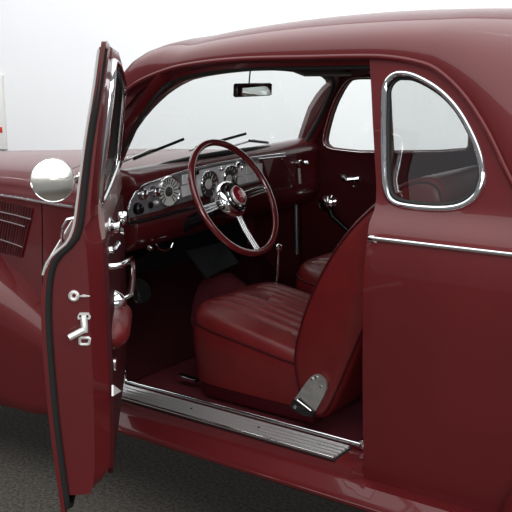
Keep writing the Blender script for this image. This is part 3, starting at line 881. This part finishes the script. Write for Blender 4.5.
# seat hinge bracket
hb = [at(u, v, 'y', .128) for u, v in [(312, 375.5), (318, 374), (324.5, 379), (327.5, 386), (325, 394), (318, 407), (312, 416), (303, 414.5), (291, 407), (294, 400), (299, 393), (305, 384)]]
bm = bmesh.new()
panel_bm(bm, chaikin([(p.x, p.z) for p in hb], 1), [], lambda x, z: Vector((x, .126, z)), lambda x, z: Vector((x, .136, z)), .03)
br = fin('seat_hinge_bracket', bm, STEEL, ds, 30)
lw = [at(u, v, 'y', .124) for u, v in [(293, 400), (300, 398), (316, 412), (312, 416.5), (303, 415), (290.5, 407)]]
bm = bmesh.new(); panel_bm(bm, [(p.x, p.z) for p in lw], [], lambda x, z: Vector((x, .120, z)), lambda x, z: Vector((x, .127, z)), .03)
fin('bracket_cover', bm, BLACK, ds, 30)
tube('bracket_strip', [at(u, v, 'y', .118) for u, v in ((297, 400), (311, 411))], .0028, CHROME, ds, seg=6)
for u, v in ((312, 379), (321, 387), (316.5, 377.5)):
    lathe('bracket_screw', at(u, v, 'y', .126), (0, -1, 0), [(.0055, 0), (.005, .003), (0, .004)], CHROME, ds, 12)
lathe('bracket_screw', at(295, 407, 'y', .120), (0, -1, 0), [(.006, 0), (.005, .003), (0, .004)], CHROME, ds, 12)
# seat base frames
box('seat_base', (-.48, .42, .432), (.44, .48, .055), VINYL, ds, .006)
box('seat_base', (-.48, 1.01, .432), (.44, .48, .055), VINYL, ps, .006)
# seat slide runner near the front corner
sr = at(188, 378, 'z', .425)
box('seat_runner', sr, (.085, .03, .018), CHROME, ds, .004, Matrix.Rotation(.0, 3, 'Z'))
# rear bench behind
bm = bmesh.new()
RB = [(.62, .45), (.60, .70), (.70, .88), (.80, .95), (.90, .92), (.92, .5)]
o = back_shape('rear_seat', RB, .16, 1.28, LEATH, car)

# ------------------------------------------------------------------ the open driver door
TH = math.radians(48.6)
door_e_loc = Vector((-1.03, -.030, 0))
LMAX = .99
def wout(z): return prof(max(.44, z)) + .0
WIN = [(.40, .085), (.48, .095), (.56, .118), (1.0, .122), (1.10, .120), (1.15, .114), (1.175, .112), (1.20, .112), (1.26, .119), (1.36, .133), (1.46, .147), (1.56, .156), (1.60, .160)]
def win(z): return smooth(WIN, z)
dout = [(.01, .50), (.03, .468), (.10, .462), (.90, .462), (LMAX-.01, .465), (LMAX, .475), (LMAX, .8), (LMAX, 1.06), (LMAX, 1.2), (LMAX, 1.4), (LMAX+.002, 1.56),
        (LMAX-.02, 1.563), (.6, 1.545), (.28, 1.512), (.16, 1.485), (.09, 1.44), (.03, 1.34), (.005, 1.22), (.0, 1.1), (0, .8)]
core = []
cxm, czm = .5, 1.0
for s, z in dout:
    core.append((min(max(s, .012), LMAX-.012), min(max(z, .515), 1.550 if s > .5 else z-.008)))
dwh = chaikin([(.10, 1.205), (.5, 1.195), (.90, 1.195), (.925, 1.215), (.928, 1.35), (.925, 1.48), (.91, 1.515), (.88, 1.522), (.6, 1.508), (.30, 1.472), (.20, 1.445), (.13, 1.36), (.09, 1.23)], 2)
bm = bmesh.new()
panel_bm(bm, dout, [dwh], lambda s, z: Vector((s, wout(z), z)), lambda s, z: Vector((s, wout(z)+.010, z)), .035, ROWS)
def fcore_o(s, z): return Vector((s, wout(z)+.009, z))
def fcore_i(s, z):
    # bevel the inner edge towards the shut face
    d = min(LMAX-.012-s, s-.012, z-.515)
    b = .034*max(0, 1-d/.040)
    return Vector((s, max(win(z)-(b if z < 1.17 else b*.4), wout(z)+.02), z))
panel_bm(bm, core, [dwh], fcore_o, fcore_i, .022, ROWS)
door = fin('driver_door', bm, PAINT, car, 32)
door.location = door_e_loc; door.rotation_euler = (0, 0, -TH)
# everything below is in the door's own coordinates (along, inward, up)
def dt(name, path, r, mat, **k): return tube(name, path, r, mat, door, **k)
def face_pt(u, v, s=LMAX-.012):
    d = FW*FPX + RT*(u-256) - UP*(v-256)
    ax = Vector((math.cos(TH), -math.sin(TH), 0)); nn = Vector((math.sin(TH), math.cos(TH), 0))
    q = CAM + d*((door_e_loc + ax*s - CAM).dot(ax)/d.dot(ax)); r = q-door_e_loc
    return Vector((r.dot(ax), r.dot(nn), r.z))
def inner_pt(u, v, wv_):
    d = FW*FPX + RT*(u-256) - UP*(v-256)
    ax = Vector((math.cos(TH), -math.sin(TH), 0)); nn = Vector((math.sin(TH), math.cos(TH), 0))
    q = CAM + d*((door_e_loc + nn*wv_ - CAM).dot(nn)/d.dot(nn)); r = q-door_e_loc
    return Vector((r.dot(ax), r.dot(nn), r.z))
# weatherstrip on the shut face
path = []
for i in range(60):
    z = 1.548 - i*(1.548-.49)/59
    path.append((LMAX-.006, wout(z)+.006+smooth([(1.0, .008), (1.15, .003), (1.3, 0)], z), z))
path += [(LMAX-.03, wout(.48)+.018, .480), (.5, wout(.47)+.022, .470)]
dt('weatherstrip', path, .0075, RUBG, ry=.009, seg=8)
# reflection along the outer skin's edge, added as a pale nickel bead
dt('edge_highlight', [(LMAX+.003, wout(z)-.003, z) for z in [1.545-.014*i for i in range(36)]], .0030, NICKEL, seg=6)
# seam groove between the shut face and the inner panel
# window: glass, chrome frame, inner garnish
bm = bmesh.new(); panel_bm(bm, dwh, [], lambda s, z: Vector((s, (wout(z)*.45+win(z)*.55), z)), None, .06)
fin('door_window_glass', bm, GLASS, door)
dt('window_trim', [(s, win(z)+.002, z) for s, z in resample(dwh, .012)], .010, CHROME, closed=True, ry=.008, seg=10, up=(0, 1, 0))
cx_ = .51; cz_ = 1.36
dt('window_channel', [(cx_+(s-cx_)*.965, (wout(z)*.4+win(z)*.6)+.004, cz_+(z-cz_)*.93) for s, z in resample(dwh, .012)], .007, RUBBER, closed=True, seg=8)
# sill garnish below the window, inside
bm = bmesh.new()
rings = []
for s in (.05, .2, .4, .6, .8, .92, .935):
    z0 = 1.20; t = 1 if s < .95 else .6
    rings.append([Vector((s, win(1.2)-.01, 1.205)), Vector((s, win(1.2)+.006*t, 1.200)), Vector((s, win(1.15)+.012*t, 1.165)), Vector((s, win(1.12)+.008*t, 1.125)), Vector((s, win(1.1)-.01, 1.115))])
loft_bm(bm, rings, True, True); fin('window_garnish', bm, BEIGE, door, 50)
# inner trim panel with a slight bulge
trim = [(.06, .54), (.92, .54), (.935, .56), (.935, 1.09), (.92, 1.105), (.06, 1.105)]
panel('door_trim_panel', trim, [], lambda s, z: Vector((s, win(z)-.004, z)), lambda s, z: Vector((s, win(z)+.009, z)), VINYL, door, .05)
# arm rest
bm = bmesh.new(); rings = []
for s, k in ((.62, .2), (.64, .8), (.68, 1), (.76, 1), (.84, 1), (.89, .8), (.91, .25)):
    rings.append([Vector((s,   .122+.050*k*max(0, math.cos(a))**.7, .872+.036*k*math.sin(a))) for a in [-PI/2+PI*i/12 for i in range(13)]])
loft_bm(bm, rings, True, True); fin('armrest', bm, LEATH, door, 60)
# door pull loop
Wp = .165
q0 = inner_pt(107, 267, .135); 
pa = Vector((.56, .131, 1.035)); 
dt('door_pull', [(.90, .121, 1.050), (.90, .148, 1.051), (.88, .160, 1.050), (.82, .170, 1.045), (.74, .176, 1.035), (.70, .178, 1.01), (.69, .176, .97), (.69, .170, .93), (.69, .145, .915), (.69, .121, .915)], [.0085, .0075, .007, .007, .007, .0075, .008, .008, .009, .009], CHROME, seg=10)
bm = bmesh.new(); lathe_bm(bm, (.72, .122, .915), (0, 1, 0), [(.034, 0), (.032, .012), (.022, .030), (.014, .036), (0, .038)], 20)
fin('pull_mount', bm, CHROME, door, 40)
bm = bmesh.new()
lathe_bm(bm, (.74, .120, 1.115), (0, 1, 0), [(.028, 0), (.027, .008), (.015, .016), (.014, .028), (.020, .032), (.018, .040), (0, .044)], 24)
tube_bm(bm, [(.74, .155, 1.115), (.78, .158, 1.135), (.80, .158, 1.150)], [.009, .008, .008], seg=8)
lathe_bm(bm, (.80, .152, 1.152), (0, 1, 0), [(0, -.004), (.012, 0), (.014, .010), (.012, .018), (0, .022)], 16)
fin('window_crank', bm, CHROME, door, 40)
bm = bmesh.new(); lathe_bm(bm, (.88, .118, 1.085), (0, 1, 0), [(.015, 0), (.014, .008), (.009, .012), (.009, .020), (0, .022)], 16)
tube_bm(bm, [(.88, .136, 1.085), (.84, .142, 1.083), (.79, .146, 1.085)], [.009, .007, .007], seg=8)
fin('door_handle', bm, CHROME, door, 40)
# courtesy reflector oval on the lower panel
lathe('panel_button', (.86, .130, .80), (0, 1, 0), [(.020, 0), (.019, .006), (.010, .009), (0, .010)], CHROME, door, 24)
# shut-face hardware
S0 = LMAX-.012
c = face_pt(74, 295.5); bm = bmesh.new()
lathe_bm(bm, c, (1, 0, 0), [(.0125, -.002), (.0125, .005), (.009, .007), (.005, .004), (.004, .0)], 20)
fin('lock_button', bm, NICKEL, door, 40)
tube('lock_pin', [face_pt(79, 296)+Vector((.003, 0, 0)), face_pt(84, 295.5)+Vector((.004, 0, 0)), face_pt(90, 296)+Vector((.003, 0, 0))], [.0012, .0034, .0012], NICKEL, door, seg=6)
def fb(name, quad, mat, th=.008):
    P = [face_pt(u, v) for u, v in quad]; bm = bmesh.new()
    A = [bm.verts.new(p+Vector((th, 0, 0))) for p in P]; B = [bm.verts.new(p+Vector((-.003, 0, 0))) for p in P]
    bm.faces.new(A); bm.faces.new(B[::-1])
    for i in range(len(P)): bm.faces.new((A[i], B[i], B[(i+1) % len(P)], A[(i+1) % len(P)]))
    return fin(name, bm, mat, door, 20)
lat = fb('latch_plate', [(79.5, 312.5), (89, 312.5), (91, 316.5), (90, 319), (78, 319), (77.5, 316.5)], NICKEL, .004)
for u in (80.5, 87.5): lathe('latch_screw', face_pt(u, 315.8)+Vector((.004, 0, 0)), (1, 0, 0), [(.003, 0), (.0028, .0012), (0, .002)], RUBBER, door, 10)
tube('latch_bolt', [face_pt(84, 317)+Vector((.006, 0, 0)), face_pt(85, 325)+Vector((.012, 0, 0)), face_pt(85, 330.5)+Vector((.012, 0, 0))], .0082, NICKEL, door, seg=10)
tube('latch_lever', [face_pt(84.5, 328)+Vector((.014, 0, 0)), face_pt(77, 331.5)+Vector((.018, 0, 0)), face_pt(70, 335)+Vector((.020, 0, 0))], .0080, NICKEL, door, seg=10)
fr = [face_pt(u, v)+Vector((.002, 0, 0)) for u, v in ((80, 337.5), (80, 344), (89, 344), (90, 337.5))]
fr2 = []
for i in range(4): fr2 += [fr[i].lerp(fr[(i+1) % 4], t) for t in (0.12, .5, .88)]
tube('latch_keeper', fr2, .0036, NICKEL, door, closed=True, seg=6)
# door check link and white wedge near the sill
ck = box('door_check', (-.985, .085, .445), (.014, .014, .060), CHROME, car, .003)
wq = [inner_pt(u, v, .142) for u, v in ((113.5, 385), (121.5, 391), (113.5, 396))]
bm = bmesh.new()
A = [bm.verts.new(q) for q in wq]; B = [bm.verts.new(q-Vector((0, .004, 0))) for q in wq]
bm.faces.new(A); bm.faces.new(B[::-1])
for i in range(3): bm.faces.new((A[i], B[i], B[(i+1) % 3], A[(i+1) % 3]))
fin('door_stop_wedge', bm, WHITE, door, 20)
# clamp-on round mirror
mcn = face_pt(53, 180, LMAX-.10)
r_ = .0505
ctr = Vector((.90, face_pt(53, 180, .90).y, face_pt(53, 180, .90).z))
md = Vector((.99, .02, .05)).normalized()
mo = lathe('round_mirror', ctr, md, [(0, -.030), (.020, -.028), (r_*.75, -.018), (r_*.96, -.004), (r_, .004), (r_*.985, .008), (r_*.95, .007)], CHROME, door, 48)
lathe('round_mirror_glass', ctr, md, [(r_*.955, .006), (r_*.7, .0076), (r_*.35, .0088), (0, .0092)], ROUNDM, door, 48)
arm0 = face_pt(79, 177.5, .94)
dt('mirror_arm', [ctr+Vector((-.012, .035, .0)), ctr+Vector((-.004, .052, .004)), Vector((.93, wout(1.26)-.006, 1.268)), Vector((.972, wout(1.26)+.002, 1.266))], .0048, CHROME, seg=8)
box('mirror_clamp', (.965, wout(1.26)+.001, 1.262), (.030, .012, .040), CHROME, door, .003)
# exterior handle (mostly hidden) seen as bright curve above the shoulder
dt('outside_handle', [(.90, .060, 1.168), (.905, .040, 1.165), (.90, .028, 1.145), (.88, .022, 1.12), (.85, .020, 1.100), (.82, .012, 1.09)], .0042, CHROME, seg=8)
dt('belt_moulding', [(s, wout(1.064)-.004, 1.064) for s in (.03, .2, .4, .6, .8, .955)], .0062, CHROME, ry=.005, seg=10)

# door hinges on the front jamb and the check strap
box('door_hinge', (-1.045, .035, .62), (.03, .05, .08), PAINTIN, car, .006)
box('door_hinge', (-1.045, .035, .98), (.03, .05, .08), PAINTIN, car, .006)
# body front jamb (hinge pillar)
bm = bmesh.new(); rings = []
for i in range(24):
    z = .40+(1.15-.40)*i/23; y = prof(z)
    rings.append([Vector((-1.052, y+.045, z)), Vector((-1.045, y+.075, z)), Vector((-1.045, y+.12, z)), Vector((-1.09, y+.125, z)), Vector((-1.10, y+.05, z))])
loft_bm(bm, rings, True, True); fin('hinge_pillar', bm, PAINTIN, car, 30)
